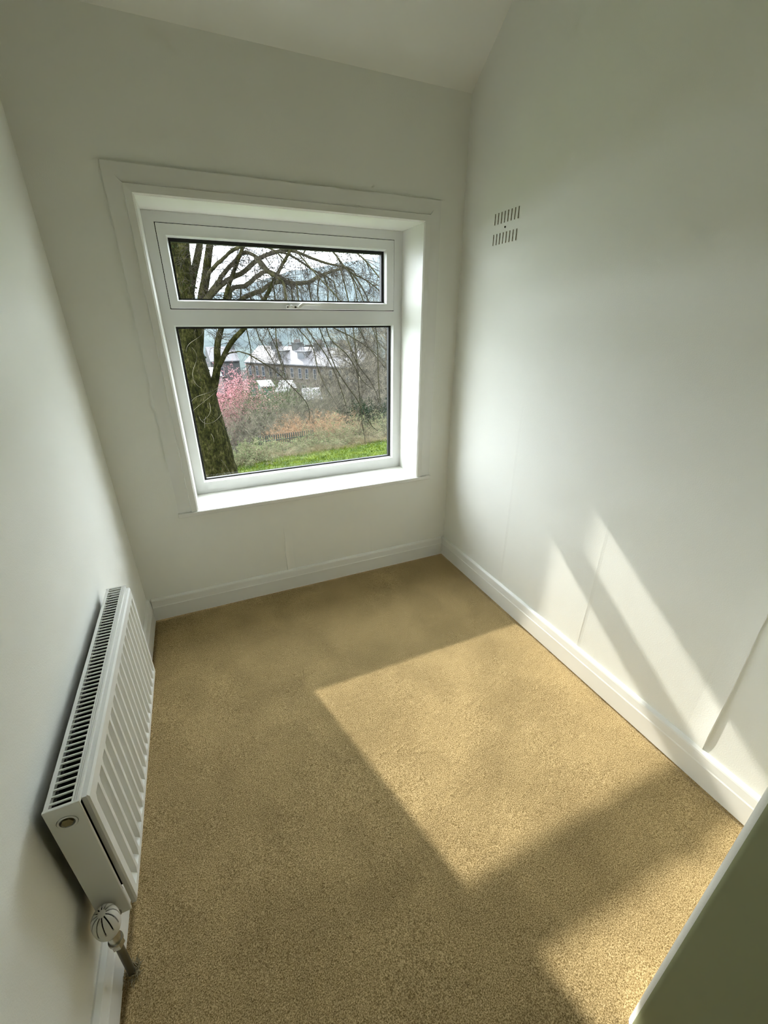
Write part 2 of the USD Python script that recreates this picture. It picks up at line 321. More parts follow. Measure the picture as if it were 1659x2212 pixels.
sa = (rbox(SX0, SX1, YW - .006, .295, SZ0, SZ1, .0025) - mbox(GT[0] - .012, GT[1] + .012, 0, 1, GT[2] - .012, GT[3] + .012))
so = obj('top_sash', sa, 'frame_plastic', win)
obj('glazing_bead', bead(*GT, .012, YW - .007, YW + .022), 'frame_plastic', so)
obj('gasket', mbox(GT[0] - .011, GT[1] + .011, YW + .023, YW + .05, GT[2] - .011, GT[3] + .011) - mbox(GT[0] + .008, GT[1] - .014, 0, 1, GT[2] + .006, GT[3] - .014), 'gasket_rubber', so, label='black rubber glazing gasket of top light')
obj('glass_pane', MB().add([[GT[0], YW + .04, GT[2]], [GT[1], YW + .04, GT[2]], [GT[1], YW + .04, GT[3]], [GT[0], YW + .04, GT[3]]], [[0, 1, 2, 3]]), 'window_glass', so, label='clear pane of the top light')
obj('seal_strip', ring(SX0 - .003, SX1 + .003, SZ0 - .003, SZ1 + .003, .003, .003, .003, .003, YW + .006, .29), 'gasket_rubber', win)
# handle of the top light
yh = YW - .006
ho = obj('handle', MB().box(-.927, -.848, yh - .010, yh, 1.5785, 1.594, .0025), 'valve_plastic', win, label='white window handle with two dark screw holes')
lv = M3.batch_hull([rbox(-.866, -.850, yh - .024, yh - .006, 1.5785, 1.593, .003), rbox(-.845, -.833, yh - .024, yh - .008, 1.595, 1.607, .003)]) + M3.batch_hull([rbox(-.845, -.833, yh - .024, yh - .008, 1.595, 1.607, .003), rbox(-.752, -.741, yh - .020, yh - .010, 1.5955, 1.6055, .003)])
obj('handle_lever', lv, 'valve_plastic', ho, smooth=30)
obj('handle_lug', MB().box(-.905, -.893, yh - .02, yh - .008, 1.579, 1.5965, .003), 'valve_plastic', ho)
for hx, hr in ((-.919, .0036), (-.878, .0048)):
    obj('screw_hole', M3.cylinder(.004, hr, hr, 16).rotate([90, 0, 0]).translate([hx, yh - .0095, 1.586]), 'dark_hole', ho, label='dark screw hole')

# ---------------------------------------------------------------- air vent on the right wall
vent = thing('air_vent', 'white painted two-row slotted air vent high on right wall', 'vent', (0, -.3575, 1.9125))
vy0, vy1 = -.099, .099
pl = rbox(-.0045, 0, vy0, vy1, -.070, .070, .0028)
bar = rbox(-.0085, -.003, vy0 + .002, vy1 - .002, -.0115, .0115, .001) + rbox(-.0062, -.003, vy0 + .004, vy1 - .004, .0165, .0675, .0012) + rbox(-.0062, -.003, vy0 + .004, vy1 - .004, -.0675, -.0165, .0012)
pl = pl + bar
for r0, r1 in ((.019, .064), (-.064, -.019)):
    for k in range(8):
        y = vy0 + .016 + k * (vy1 - vy0 - .032) / 7
        pl = pl - mbox(-.02, -.0012, y - .003, y + .003, r0, r1)
pl = pl - M3.cylinder(.02, .0042, .0042, 14).rotate([0, 90, 0]).translate([-.012, 0, 0])
vp = obj('vent_plate', pl, 'vent_paint', vent)
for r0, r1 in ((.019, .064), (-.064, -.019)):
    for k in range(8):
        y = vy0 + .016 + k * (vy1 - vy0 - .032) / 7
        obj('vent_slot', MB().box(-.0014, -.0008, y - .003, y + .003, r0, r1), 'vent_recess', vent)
obj('screw_hole', M3.cylinder(.002, .0041, .0041, 14).rotate([0, 90, 0]).translate([-.0045, 0, 0]), 'dark_hole', vent, label='black screw hole in the middle of the vent')

# ---------------------------------------------------------------- radiator on the left wall
RY0, RY1, RZ0, RZ1 = -1.513, -.690, .216, .640
RXB, RXF, RXP = -1.854, -1.794, -1.781        # back of casing, front of casing, face of the panel
rad = thing('radiator', 'white convector radiator with ribbed front and slotted top grille', 'radiator', (0, 0, 0))
NG = 18; y0p, y1p = RY0 + .012, RY1 - .004; pitch = (y1p - y0p - .03) / NG
zz = [RZ0, RZ0 + .008, RZ0 + .026, RZ0 + .039, RZ1 - .060, RZ1 - .046, RZ1 - .03, RZ1 - .016, RZ1 - .010]
ys, gv = [y0p, y0p + .003], [0, 0]
for k in range(NG):
    a = y0p + .015 + k * pitch
    for u, g_ in ((.20, 0), (.34, 1), (.80, 1), (.94, 0)): ys.append(a + u * pitch); gv.append(g_)
ys += [y1p - .003, y1p]; gv += [0, 0]
zg = [0, 0, 0, 1, 1, 0, 0, 0, 0]
V = []
for i, z in enumerate(zz):
    for y, g_ in zip(ys, gv):
        e = .004 if (i in (0, len(zz) - 1) or y in (y0p, y1p)) else 0
        V.append((RXP - .0118 * g_ * zg[i] - e, y, z))
nyy = len(ys); F = [[i * nyy + j, i * nyy + j + 1, (i + 1) * nyy + j + 1, (i + 1) * nyy + j] for i in range(len(zz) - 1) for j in range(nyy - 1)]
mb = MB().add(V, F)
bk = [(RXP - .0130, y, z) for (_, y, z) in V]; mb.add(bk, [f[::-1] for f in F])
rim = [i for i in range(nyy)] + [k * nyy + nyy - 1 for k in range(1, len(zz))] + [(len(zz) - 1) * nyy + j for j in range(nyy - 2, -1, -1)] + [k * nyy for k in range(len(zz) - 2, 0, -1)]
mb.add([V[i] for i in rim] + [bk[i] for i in rim], [[i, (i + 1) % len(rim), len(rim) + (i + 1) % len(rim), len(rim) + i] for i in range(len(rim))])
obj('front_panel', fixn(mb), 'radiator_enamel', rad, smooth=25)
obj('back_panel', MB().box(RXB + .001, RXB + .010, RY0 + .005, RY1 - .005, RZ0 + .012, RZ1 - .02, .003), 'convector_shade', rad, label='inner back panel with the casing shade put into its colour')
cv = MB(); nfin = 70
for k in range(nfin):
    y = RY0 + .03 + k * (RY1 - RY0 - .06) / (nfin - 1)
    cv.box(RXB + .011, RXF - .012, y - .0005, y + .0005, RZ0 + .04, RZ1 - .022)
obj('convector', cv, 'convector_shade', rad, kind='stuff')
gr = mbox(RXB, RXF, RY0, RY1, RZ1 - .012, RZ1) - mbox(RXB + .0085, RXF - .013, RY0 + .004, RY1 - .004, 0, 1)
for xr in (RXF - .0085, RXF - .0045): gr = gr - mbox(xr - .0006, xr + .0006, RY0 + .003, RY1 - .003, RZ1 - .0015, 1)
tg = obj('top_grille', gr, 'radiator_enamel', rad)
NS = 53
for k in range(NS):
    y = RY0 + .006 + (k + .55) * (RY1 - RY0 - .012) / NS
    obj('slat', MB().box(RXB + .008, RXF - .0125, y - .0014, y + .0014, RZ1 - .0045, RZ1 - .0006), 'radiator_enamel', tg)
obj('front_rail', MB().box(RXF - .001, RXP - .0125, RY0 + .004, RY1 - .001, RZ1 - .014, RZ1 - .003, .001), 'radiator_enamel', rad)
PLX, PLZ = -1.824, .594
sc = rbox(RXB - .0015, RXF + .0015, RY0 - .003, RY0 + .003, RZ0 + .004, RZ1 + .0005, .0012) - M3.cylinder(.1, .0188, .0188, 32).rotate([90, 0, 0]).translate([PLX, RY0 + .05, PLZ])
obj('side_cover', sc, 'radiator_enamel', rad, smooth=30)
obj('side_cover', rbox(RXB - .0015, RXF + .0015, RY1 - .003, RY1 + .003, RZ0 + .004, RZ1 + .0005, .0012), 'radiator_enamel', rad)
pc = M3.cylinder(.02, .0176, .0176, 32) - M3.cylinder(.05, .0138, .0138, 32).translate([0, 0, .004])
plug = obj('end_plug', pc.rotate([90, 0, 0]).translate([PLX, RY0 + .016, PLZ]), 'radiator_enamel', rad, smooth=30)
hexp = M3.cylinder(.018, .0108, .0108, 6).rotate([90, 0, 0]).translate([PLX, RY0 + .013, PLZ])
obj('plug_cap', hexp, 'brass', plug, label='tarnished brass plug cap')
for yb in (RY0 + .12, RY1 - .12):
    obj('wall_bracket', MB().box(-W + .001, RXB + .0005, yb - .018, yb + .018, RZ0 + .05, RZ1 - .05), 'radiator_enamel', rad)

# thermostatic valve standing on its pipe at the near end of the radiator
VX, VY = -1.8295, -1.548
val = thing('radiator_valve', 'white slotted thermostatic valve head on chrome body and pipe', 'valve', (VX, VY, 0))
obj('pipe', fixn(MB().tube([(-.010, .012, -.002), (-.0075, .009, .045), (-.003, .003, .12), (0, 0, .176)], .0085, 16)), 'copper_pipe', val, smooth=40)
nut = M3.cylinder(.022, .0145, .0145, 6).translate([0, 0, .168]) + M3.cylinder(.008, .0155, .0155, 24).translate([0, 0, .186])
obj('compression_nut', nut, 'chrome', val, smooth=30)
body = M3.cylinder(.05, .0125, .0125, 20).translate([0, 0, .19]) + M3.cylinder(.034, .0105, .0105, 20).rotate([-90, 0, 0]).translate([0, 0, .232]) 
obj('valve_body', body, 'chrome', val, smooth=30)
tail = M3.cylinder(.012, .0145, .0145, 6).rotate([-90, 0, 0]).translate([0, .014, .232]) + M3.cylinder(.01, .0152, .0152, 24).rotate([-90, 0, 0]).translate([.0, .0225, .232]) + M3.cylinder(.0025, .0185, .0185, 28).rotate([-90, 0, 0]).translate([0, .0305, .232])
obj('tail_nut', tail, 'chrome', val, smooth=30)
hz0 = .232
hp = [(0, 0), (.0165, 0), (.0195, .004), (.0235, .014), (.0255, .026), (.0262, .038), (.0258, .048), (.0240, .058), (.0200, .0665), (.0150, .0705), (.008, .072), (0, .072)]
headm = M3.revolve(manifold3d.CrossSection([[(r * 1.05, z * 1.08) for r, z in hp]]), 48)
for k in range(12):
    a = k * 360 / 12 + 8
    headm = headm - mbox(.0078, .04, -.00125, .00125, .038, .09).rotate([0, 0, a])
core = M3.revolve(manifold3d.CrossSection([[(r * .92, z * 1.03 + .001) for r, z in hp]]), 24)
vh = obj('valve_head', headm.translate([0, 0, hz0]), 'valve_plastic', val, smooth=35)
obj('sensor_core', core.translate([0, 0, hz0]), 'dark_hole', vh)
fr_ = MB()
for k in range(70):
    a = rng.uniform(0, 2 * np.pi); r = rng.uniform(.009, .02); p = np.array([r * math.cos(a), r * math.sin(a), .001])
    d = np.array([rng.normal(0, .5), rng.normal(0, .9), rng.uniform(.05, .6)]); d *= rng.uniform(.008, .026) / np.linalg.norm(d)
    fr_.tube([p, p + d * .5 + [0, 0, .002], p + d], [.0013, .001, .0005], 4)
obj('frayed_carpet', fr_, 'fray', label='frayed pale carpet fibres around the valve pipe', cat='carpet fray', kind='stuff').GetPrim()
UsdGeom.Xformable(stage.GetPrimAtPath('/World/frayed_carpet')).AddTranslateOp().Set(Gf.Vec3d(VX - .008, VY + .010, 0))

# ---------------------------------------------------------------- outdoors: ground
PROF = np.array([(-1, -2.62), (9.5, -2.62), (11.2, -2.68), (13, -3.0), (17, -4.1), (20, -4.9), (25, -6.1), (30, -7.2), (40, -8.6), (50, -9.5), (60, -10.0), (75, -10.6), (100, -12.0), (140, -12.0)])
def ground(x, y):
    x, y = np.asarray(x, float), np.asarray(y, float)
    z = np.interp(y - np.clip(x, -2, 14) * .16 * np.clip((y - 3) / 8, 0, 1), PROF[:, 0], PROF[:, 1])
    return z + .10 * np.sin(x * .9 + 1) * np.sin(y * .7) * np.clip((y - 11) / 6, 0, 1)
def terrain(xs, ys, fz):
    A, B = np.meshgrid(xs, ys, indexing='ij'); n, m = A.shape; i = np.arange(n * m).reshape(n, m)
    return MB().add(np.stack([A, B, fz(A, B)], -1).reshape(-1, 3), np.stack([i[:-1, :-1], i[1:, :-1], i[1:, 1:], i[:-1, 1:]], -1).reshape(-1, 4))
obj('lawn', terrain(np.linspace(-30, 34, 60), np.linspace(.33, 12.4, 34), ground), 'lawn_soil', label='green sunlit lawn below the window', cat='lawn', kind='structure', smooth=True)
obj('bank', terrain(np.linspace(-60, 110, 90), np.linspace(12.4, 140, 90), ground), 'bank_soil', label='overgrown bank dropping from the lawn to the houses', cat='ground', kind='structure', smooth=True)

def hillz(x, y):
    sky = np.interp(x / np.maximum(y, 1), [-.5, .0, .10, .22, .34, .45, .9], [.015, .035, .050, .088, .105, .125, .14])
    t = np.clip((y - 140) / 330, 0, 1); t = t * t * (3 - 2 * t)
    P = np.stack([x * .02, y * .02, 0 * x], -1).reshape(-1, 3)
    b = (meshkit.noise(P * 1.7)).reshape(x.shape) * 3 + meshkit.noise(P * 6).reshape(x.shape) * 1.6
    return -12 + t * (13.5 + sky * 470) + b * t
obj('hill', terrain(np.linspace(-260, 420, 150), np.linspace(140, 470, 90), hillz), 'hill_wood', label='hazy blue-grey wooded hill across the valley', cat='hill', kind='structure', smooth=True)
if HAZE:
    mat('haze', {'v': ('principled_volume', {'color': (.72, .87, 1.0), 'density': HAZE, 'anisotropy': .35})}, surface=None, volume='v.volume')
    obj('haze', MB().box(-250, 420, 114, 465, -30, 120), 'haze', label='pale blue haze lying over the valley', cat='haze', kind='stuff')

# ---------------------------------------------------------------- outdoors: plants
def spline(P, n):
    P = np.asarray(P, float)
    if len(P) == 2: return P[0] + (P[1] - P[0]) * np.linspace(0, 1, n)[:, None]
    from scipy.interpolate import CubicSpline
    t = np.r_[0, np.cumsum(np.linalg.norm(np.diff(P, axis=0), axis=1))]; t /= t[-1]
    return CubicSpline(t, P)(np.linspace(0, 1, n))

def twig_path(p, d, L, droop, wob, n=6):
    """A bent twig from p along d, sagging by its own weight."""
    out = [p]; d = d / np.linalg.norm(d); s = L / (n - 1)
    for i in range(n - 1):
        d = d + rng.normal(0, wob, 3) + np.array([0, 0, -droop]); d /= np.linalg.norm(d)
        out.append(out[-1] + d * s)
    return np.array(out)

def perp(d):
    r = rng.standard_normal(3); r -= d * (r @ d) / (d @ d); return r / np.linalg.norm(r)

def sprout(mb, path, n, L, r, droop, levels, t0=.15, spread=1.0):
    """Side twigs along a path, each with twigs of its own."""
    path = np.asarray(path); seg = np.linspace(0, len(path) - 1, 200)
    for k in range(n):
        t = t0 + (1 - t0) * rng.random(); u = t * (len(path) - 1); i = min(int(u), len(path) - 2); w = u - i
        p = path[i] * (1 - w) + path[i + 1] * w; d = path[i + 1] - path[i]; d /= np.linalg.norm(d) + 1e-9
        dd = d * rng.uniform(.4, 1.0) + perp(d) * rng.uniform(.5, 1.0) * spread
        l = L * rng.uniform(.5, 1.25); q = twig_path(p, dd, l, droop, .13, 7)
        mb.tube(q, np.linspace(r, r * .35, 7), 3, cap=False)
        if levels > 1: sprout(mb, q, max(2, int(round(rng.uniform(3, 6)))), l * .5, r * .6, droop, levels - 1, .1)

tree = thing('tree', 'large mossy-trunked bare tree standing close outside the window', 'tree')
def limb(pts, ys, px, n=26, k=10, rough=0.0, name='branch', mt='bark_branch', par=None):
    """A limb through pixels seen at the depths ys with the widths px (pixels), as a 3D tube."""
    yy = np.interp(np.linspace(0, 1, len(pts)), np.linspace(0, 1, len(ys)), ys)
    P = np.array([at(x, y, Y) for (x, y), Y in zip(pts, yy)])
    w = np.interp(np.linspace(0, 1, len(pts)), np.linspace(0, 1, len(px)), px)
    R = np.array([.5 * wi * depth(p) / FPX for wi, p in zip(w, P)])
    S = spline(P, n); t = np.r_[0, np.cumsum(np.linalg.norm(np.diff(P, axis=0), axis=1))]
    ts = np.r_[0, np.cumsum(np.linalg.norm(np.diff(S, axis=0), axis=1))]; RR = np.interp(ts / ts[-1], t / t[-1], R)
    if rough:
        mb = MB().tube(S, RR, k)
        v = mb.v[0].reshape(n, k, 3); c = S[:, None]
        m_ = 1 + rough * meshkit.noise((v.reshape(-1, 3) * np.array([3.5, 3.5, 1.2]))).reshape(n, k)[..., None] + rough * .5 * meshkit.noise(v.reshape(-1, 3) * 9).reshape(n, k)[..., None]
        mb.v[0] = (c + (v - c) * m_).reshape(-1, 3)
    else:
        mb = MB().tube(S + rng.normal(0, .12, S.shape) * RR[:, None], RR, k)
    obj(name, fixn(mb), mt, par or tree, smooth=60)
    return S
TY = 10.5
trunk = limb([(474, 1085), (466, 1055), (459, 1000), (436, 900), (424, 850), (409, 790), (399, 720), (398, 640), (388, 560), (382, 490), (376, 400), (366, 280), (352, 120), (330, -100)],
             [TY - .05, TY, TY, TY + .1, TY + .3], [118, 102, 84, 75, 73, 66, 58, 40, 42, 42, 40, 36, 30, 22], n=150, k=64, rough=.10, name='trunk', mt='bark_moss')
BR = []
def br(pts, ys, px, **kw): BR.append(limb(pts, ys, px, **kw)); return BR[-1]
br([(424, 810), (431, 760), (433, 705), (437, 640), (443, 609), (448, 568), (454, 524), (462, 460), (474, 360), (490, 240)], [TY, TY - .3, TY - .9], [20, 14, 15, 18, 17, 15, 13, 11, 9, 6], mt='bark_moss', rough=.06, k=14)
br([(404, 690), (411, 640), (418, 593), (427, 553), (433, 515), (436, 450), (430, 340), (436, 200)], [TY + .1, TY + .5, TY + 1.0], [20, 15, 14, 14, 12, 10, 8, 6], mt='bark_moss', rough=.06, k=14)
stemD = br([(446, 890), (458, 850), (466, 815), (470, 780), (469, 752), (473, 728), (480, 700), (484, 660), (500, 600), (530, 520), (560, 420)], [TY, TY - .4, TY - 1.2], [20, 17, 15, 14, 13, 12, 10, 9, 8, 7, 5], mt='bark_moss', rough=.06, k=14)
br([(469, 800), (478, 781), (488, 760), (498, 742), (513, 724), (531, 706), (556, 672), (575, 640), (600, 590), (640, 520), (690, 430)], [TY - .4, TY - 1.2, TY - 2.2], [9, 10, 10, 10, 10, 9, 8, 8, 7, 6, 4], mt='bark_moss', rough=.05, k=12)
b1 = br([(436, 655), (456, 632), (482, 593), (507, 564), (529, 546), (555, 556), (572, 575), (598, 598), (628, 608)], [TY - .3, TY - .9, TY - 1.6], [10, 10, 9, 8, 8, 7, 6, 5, 4])
b2 = br([(440, 665), (463, 631), (501, 601), (535, 581), (554, 562), (592, 545), (630, 541), (655, 550), (677, 559), (697, 566), (722, 572), (752, 579), (772, 598)], [TY - .3, TY - 1.2, TY - 2.6], [12, 11, 10, 9.5, 9, 8, 7, 6, 5, 5, 4, 4, 2.5])
b3 = br([(486, 670), (495, 640), (501, 623), (526, 618), (548, 603), (576, 587), (600, 594), (625, 610)], [TY - .6, TY, TY + .6], [11, 11, 10, 9, 9, 8, 6, 3])
b4 = br([(500, 672), (535, 640), (567, 626), (592, 611), (636, 612), (667, 609), (689, 598), (708, 589), (749, 578)], [TY - .5, TY + .4, TY + 1.6], [9, 9, 9, 9, 9, 8, 7, 6, 5])
b5 = br([(450, 600), (460, 580), (485, 556), (504, 540), (530, 530), (575, 533), (612, 560)], [TY - .5, TY - 1.4, TY - 2.0], [8, 8, 7, 7, 6, 4, 3])
b6 = br([(598, 544), (630, 553), (658, 571), (677, 584), (699, 594), (718, 607)], [TY - 1.8, TY - 1.4, TY - 1.1], [5, 4.5, 4, 4, 3.5, 2.5])
b7 = br([(552, 558), (561, 568), (586, 593), (608, 606), (617, 640), (640, 690)], [TY - 1.3, TY - 1.9, TY - 2.3], [7, 7, 7, 6, 5, 4])
b8 = br([(655, 548), (676, 530), (703, 533), (724, 549), (752, 584), (780, 600), (806, 616), (828, 640)], [TY - 2, TY - 2.6, TY - 3], [3.5, 3.5, 3, 3.5, 3.5, 3, 2.5, 2])
b9 = br([(560, 420), (600, 470), (650, 505), (700, 520), (760, 540), (800, 575), (835, 620)], [TY - 1.2, TY - 2.4, TY - 3.4], [5, 5, 4.5, 4, 3.5, 3, 2])
# long hanging shoots
HG = [[(622, 600), (632, 660), (642, 707), (671, 741), (684, 786), (698, 825), (718, 859)], [(640, 612), (650, 680), (661, 707), (689, 746), (708, 774), (728, 817), (749, 881)],
      [(667, 610), (680, 680), (691, 712), (706, 749), (728, 800), (769, 860), (796, 909), (816, 931)], [(690, 600), (703, 690), (722, 709), (745, 720), (777, 739), (803, 757), (833, 785)],
      [(700, 596), (705, 700), (714, 732), (745, 761), (769, 798), (803, 839)], [(470, 790), (484, 770), (498, 762), (523, 760), (555, 776), (588, 796), (622, 827), (645, 850), (661, 868), (668, 909)],
      [(585, 590), (595, 690), (600, 757), (610, 795), (619, 825)], [(562, 620), (572, 690), (580, 714), (601, 760), (614, 796)], [(720, 606), (742, 700), (760, 760), (790, 810), (820, 872)],
      [(749, 579), (768, 610), (785, 650), (802, 700), (826, 760)], [(752, 579), (762, 605), (770, 640), (776, 690), (786, 730)], [(645, 548), (690, 600), (735, 650), (780, 720), (838, 800)],
      [(540, 640), (552, 700), (560, 730), (584, 770), (596, 800)], [(520, 625), (530, 700), (538, 735), (540, 790)], [(735, 583), (760, 690), (770, 770), (776, 850), (790, 960)], [(760, 590), (800, 660), (815, 740), (818, 830), (830, 900)]]
for i, p in enumerate(HG):
    y0 = [TY - 1.7, TY - 2.0, TY - 1.2, TY - 1.0, TY - 1.6, TY - .4, TY - 1.2, TY - .8, TY + .5, TY - 2.2, TY + 1.2, TY - 2.4, TY, TY - .4, TY + 1, TY - 2][i]
    br(p, [y0, y0 - .5, y0 - .8 + .9 * (i % 3)], [3.2, 2.8, 2.6, 2.3, 2.0, 1.4], n=18, k=5, name='hanging_shoot')
tw = MB()
for k, S in enumerate(BR):
    thick = k < 4
    L = np.linalg.norm(np.diff(S, axis=0), axis=1).sum()
    if k < 13: sprout(tw, S, int(14 + 8 * L), .85, .0075, .09, 3, .3 if thick else .06)
    else: sprout(tw, S, int(10 + 12 * L), .5, .005, .07, 2, .1)
# the crown above and to the left, out of the frame but between the sun and the window
for k in range(9):
    p0 = trunk[int(rng.uniform(110, 146))]; a = rng.uniform(2.2, 4.6); d = np.array([math.cos(a), math.sin(a) * .8, .9])
    q = twig_path(p0, d, rng.uniform(3.5, 6), .06, .10, 12)
    mb = MB().tube(q, np.linspace(.045, .012, 12), 7); obj('branch', fixn(mb), 'bark_branch', tree, smooth=60)
    sprout(tw, q, 16, 1.0, .007, .05, 2, .15)
obj('twigs', tw, 'twig_dark', tree, kind='stuff')
iv = MB()
for k in range(900):
    j_ = rng.uniform(0, 142); i = j_ / 150 * 70; a = rng.uniform(0, 2 * np.pi); R_ = np.interp(i, [0, 22, 30, 50, 69], [.62, .40, .34, .22, .14])
    if rng.random() > np.interp(i, [0, 14, 26, 40, 69], [.18, .25, .8, 1, .6]): continue
    c = trunk[int(j_)] + np.array([math.cos(a), math.sin(a), 0]) * R_ * rng.uniform(1.0, 1.15) + rng.normal(0, .03, 3)
    u, v = rng.standard_normal(3), rng.standard_normal(3); u *= .035 / np.linalg.norm(u); v *= .03 / np.linalg.norm(v)
    iv.add([c - u, c - v, c + u, c + v], [[0, 1, 2, 3]])
obj('ivy', iv, 'ivy', tree, kind='stuff')
vn = MB()
for pts in ([(412, 880), (420, 860), (445, 850), (470, 838), (482, 820)], [(415, 890), (440, 868), (462, 850), (478, 828)], [(414, 750), (424, 780), (416, 805), (424, 830), (434, 838)], [(444, 900), (449, 960), (452, 1010), (440, 1030)], [(470, 985), (490, 1010), (500, 1030)], [(452, 870), (452, 895), (438, 908)], [(418, 930), (430, 955), (428, 985), (440, 1015)], [(455, 935), (462, 960), (456, 990), (468, 1020)], [(430, 900), (446, 915), (470, 905), (480, 890)], [(402, 760), (412, 740), (430, 728), (440, 712)], [(440, 940), (447, 965), (444, 990)]):
    vn.tube(spline([at(x, y, TY - .55) for x, y in pts], 14), .0042, 4)
obj('climbing_stems', vn, 'twig_grey', tree, kind='stuff')

# lawn grass
gb = MB(); n = 26000
gx_, gy_ = rng.uniform(-3.5, 7.5, n), rng.uniform(8.6, 14.2, n); gz_ = ground(gx_, gy_)
ok = (gy_ - np.clip(gx_, -2, 14) * .16 * np.clip((gy_ - 3) / 8, 0, 1)) < 12.2
gx_, gy_, gz_ = gx_[ok], gy_[ok], gz_[ok]; n = len(gx_)
P = np.stack([gx_, gy_, gz_], 1); a = rng.uniform(0, 2 * np.pi, n); hh = rng.uniform(.03, .09, n)
s = np.stack([np.cos(a), np.sin(a), 0 * a], 1) * .009; tip = np.stack([rng.normal(0, .03, n), rng.normal(0, .03, n), hh], 1)
gb.add(np.stack([P - s, P + s, P + tip], 1).reshape(-1, 3), np.arange(3 * n).reshape(n, 3))
obj('lawn_grass', gb, 'grass_blade', label='short bright green grass on the lawn', cat='grass', kind='stuff')
gb = MB(); n = 7000
gx_ = rng.uniform(-2.5, 8, n); gy_ = 11.7 + np.clip(gx_, -2, 14) * .16 + rng.normal(.55, .35, n) + .35 * np.sin(gx_ * 2.3) * np.sin(gx_ * .9 + 1); gz_ = ground(gx_, gy_)
P = np.stack([gx_, gy_, gz_], 1); a = rng.uniform(0, 2 * np.pi, n); hh = rng.uniform(.06, .30, n) * (.6 + .4 * np.sin(gx_ * 3.1 + gy_ * 2))
s = np.stack([np.cos(a), np.sin(a), 0 * a], 1) * .007; tip = np.stack([rng.normal(0, .13, n), rng.normal(0, .13, n), hh], 1)
gb.add(np.stack([P - s, P + s, P + tip], 1).reshape(-1, 3), np.arange(3 * n).reshape(n, 3))
obj('dry_grass', gb, 'dry_grass', label='pale dry grass along the edge of the lawn', cat='grass', kind='stuff')

def leaves(mb, pts, size, flat=.0):
    n = len(pts); u = rng.standard_normal((n, 3)); u[:, 2] *= 1 - flat; u /= np.linalg.norm(u, axis=1, keepdims=True); v = rng.standard_normal((n, 3)); v -= u * (u * v).sum(1, keepdims=True); v /= np.linalg.norm(v, axis=1, keepdims=True)
    sz = size * rng.uniform(.6, 1.3, (n, 1)); w = np.cross(u, v) * sz * .18
    q = np.stack([pts - u * sz, pts - v * sz * .55 + w, pts + u * sz, pts + v * sz * .55 + w], 1).reshape(-1, 3)
    mb.add(q, np.arange(4 * n).reshape(n, 4))

def make_shrub(name, label, cat, loc, h, rad, n, twig, leaf=None, nleaf=0, lsize=.03, droop=.05, r=.008, lv=2, up=1.0, group=None, leafname='foliage'):
    t = thing(name, label, cat, loc, group=group)
    mb = MB(); tips = []
    for k in range(n):
        a = rng.uniform(0, 2 * np.pi); b = rng.random() ** .5
        p = np.array([math.cos(a), math.sin(a), 0]) * rad * .45 * rng.random(); d = np.array([math.cos(a) * b * rad / h * 1.3, math.sin(a) * b * rad / h * 1.3, up])
        q = twig_path(p, d, h * rng.uniform(.6, 1.15), droop, .10, 8); mb.tube(q, np.linspace(r, r * .3, 8), 3, cap=False); tips.append(q[2:])
        m0 = len(mb.v); sprout(mb, q, 7, h * .3, r * .55, droop * .8, lv, .25)
        tips += [x.reshape(-1, 3, 3).mean(1)[2:] for x in mb.v[m0:]]
    obj('stems', mb, twig, t, kind='stuff')
    if leaf:
        T_ = np.vstack(tips); T_ = T_[rng.integers(0, len(T_), nleaf)] + rng.normal(0, lsize, (nleaf, 3))
        lm_ = MB(); leaves(lm_, T_, lsize); obj(leafname, lm_, leaf, t, kind='stuff')
    return t

def g3(px, py, Y): 
    p = at(px, py, Y); return (p[0], Y, float(ground(p[0], Y)))
def hgt(px, py, Y): return float(at(px, py, Y)[2] - ground(at(px, py, Y)[0], Y))

# brambles along the lawn's edge
b0 = make_shrub('bramble_bush', 'pale-leaved bramble right beside the mossy tree trunk', 'bramble', g3(516, 985, 12.6), 1.15, 1.1, 46, 'twig_tan', 'leaf_pale', 2600, .035, .22, .006)
copy(b0, 'pale-leaved bramble below the left end of the green fence', g3(560, 985, 13.4), 70, (1.1, 1, .52))
copy(b0, 'pale-leaved bramble below the middle of the green fence', g3(615, 985, 14.0), 160, (1.1, 1.1, .54))
copy(b0, 'pale-leaved bramble below the right end of the green fence', g3(668, 975, 14.4), 250, (1.1, 1.1, .60))
b1_ = make_shrub('bramble_bush', 'tangled tan bramble behind the middle of the lawn edge', 'bramble', g3(712, 965, 14.6), 1.35, 1.3, 60, 'twig_tan', 'leaf_pale', 1500, .03, .16, .006)
copy(b1_, 'tangled tan bramble behind the right part of the lawn edge', g3(762, 955, 15.0), 120, (1.1, 1, 1.05))
copy(b1_, 'tangled tan bramble in the right lower corner of the pane', g3(812, 940, 15.2), 200, (1.1, 1, 1.15))
copy(b0, 'green-leaved bramble at the right edge of the pane above the lawn', g3(838, 925, 16.2), 30, (1.1, 1.1, 1.5))
copy(b0, 'low bramble between the fence and the tree trunk', g3(540, 950, 16.5), 300, (1.4, 1.2, .7))
copy(b0, 'small pale-leaved bramble at the foot of the mossy trunk', g3(545, 1003, 11.6), 200, (.7, .7, .5))
copy(b1_, 'low tan bramble tuft at the lawn edge below the fence', g3(600, 990, 12.6), 20, (.9, .8, .42))
copy(b0, 'low pale-leaved bramble at the lawn edge right of the fence', g3(700, 970, 13.2), 320, (1.0, .9, .5))
copy(b1_, 'low tan bramble tuft at the lawn edge far right', g3(790, 955, 13.9), 280, (1.0, .9, .5))
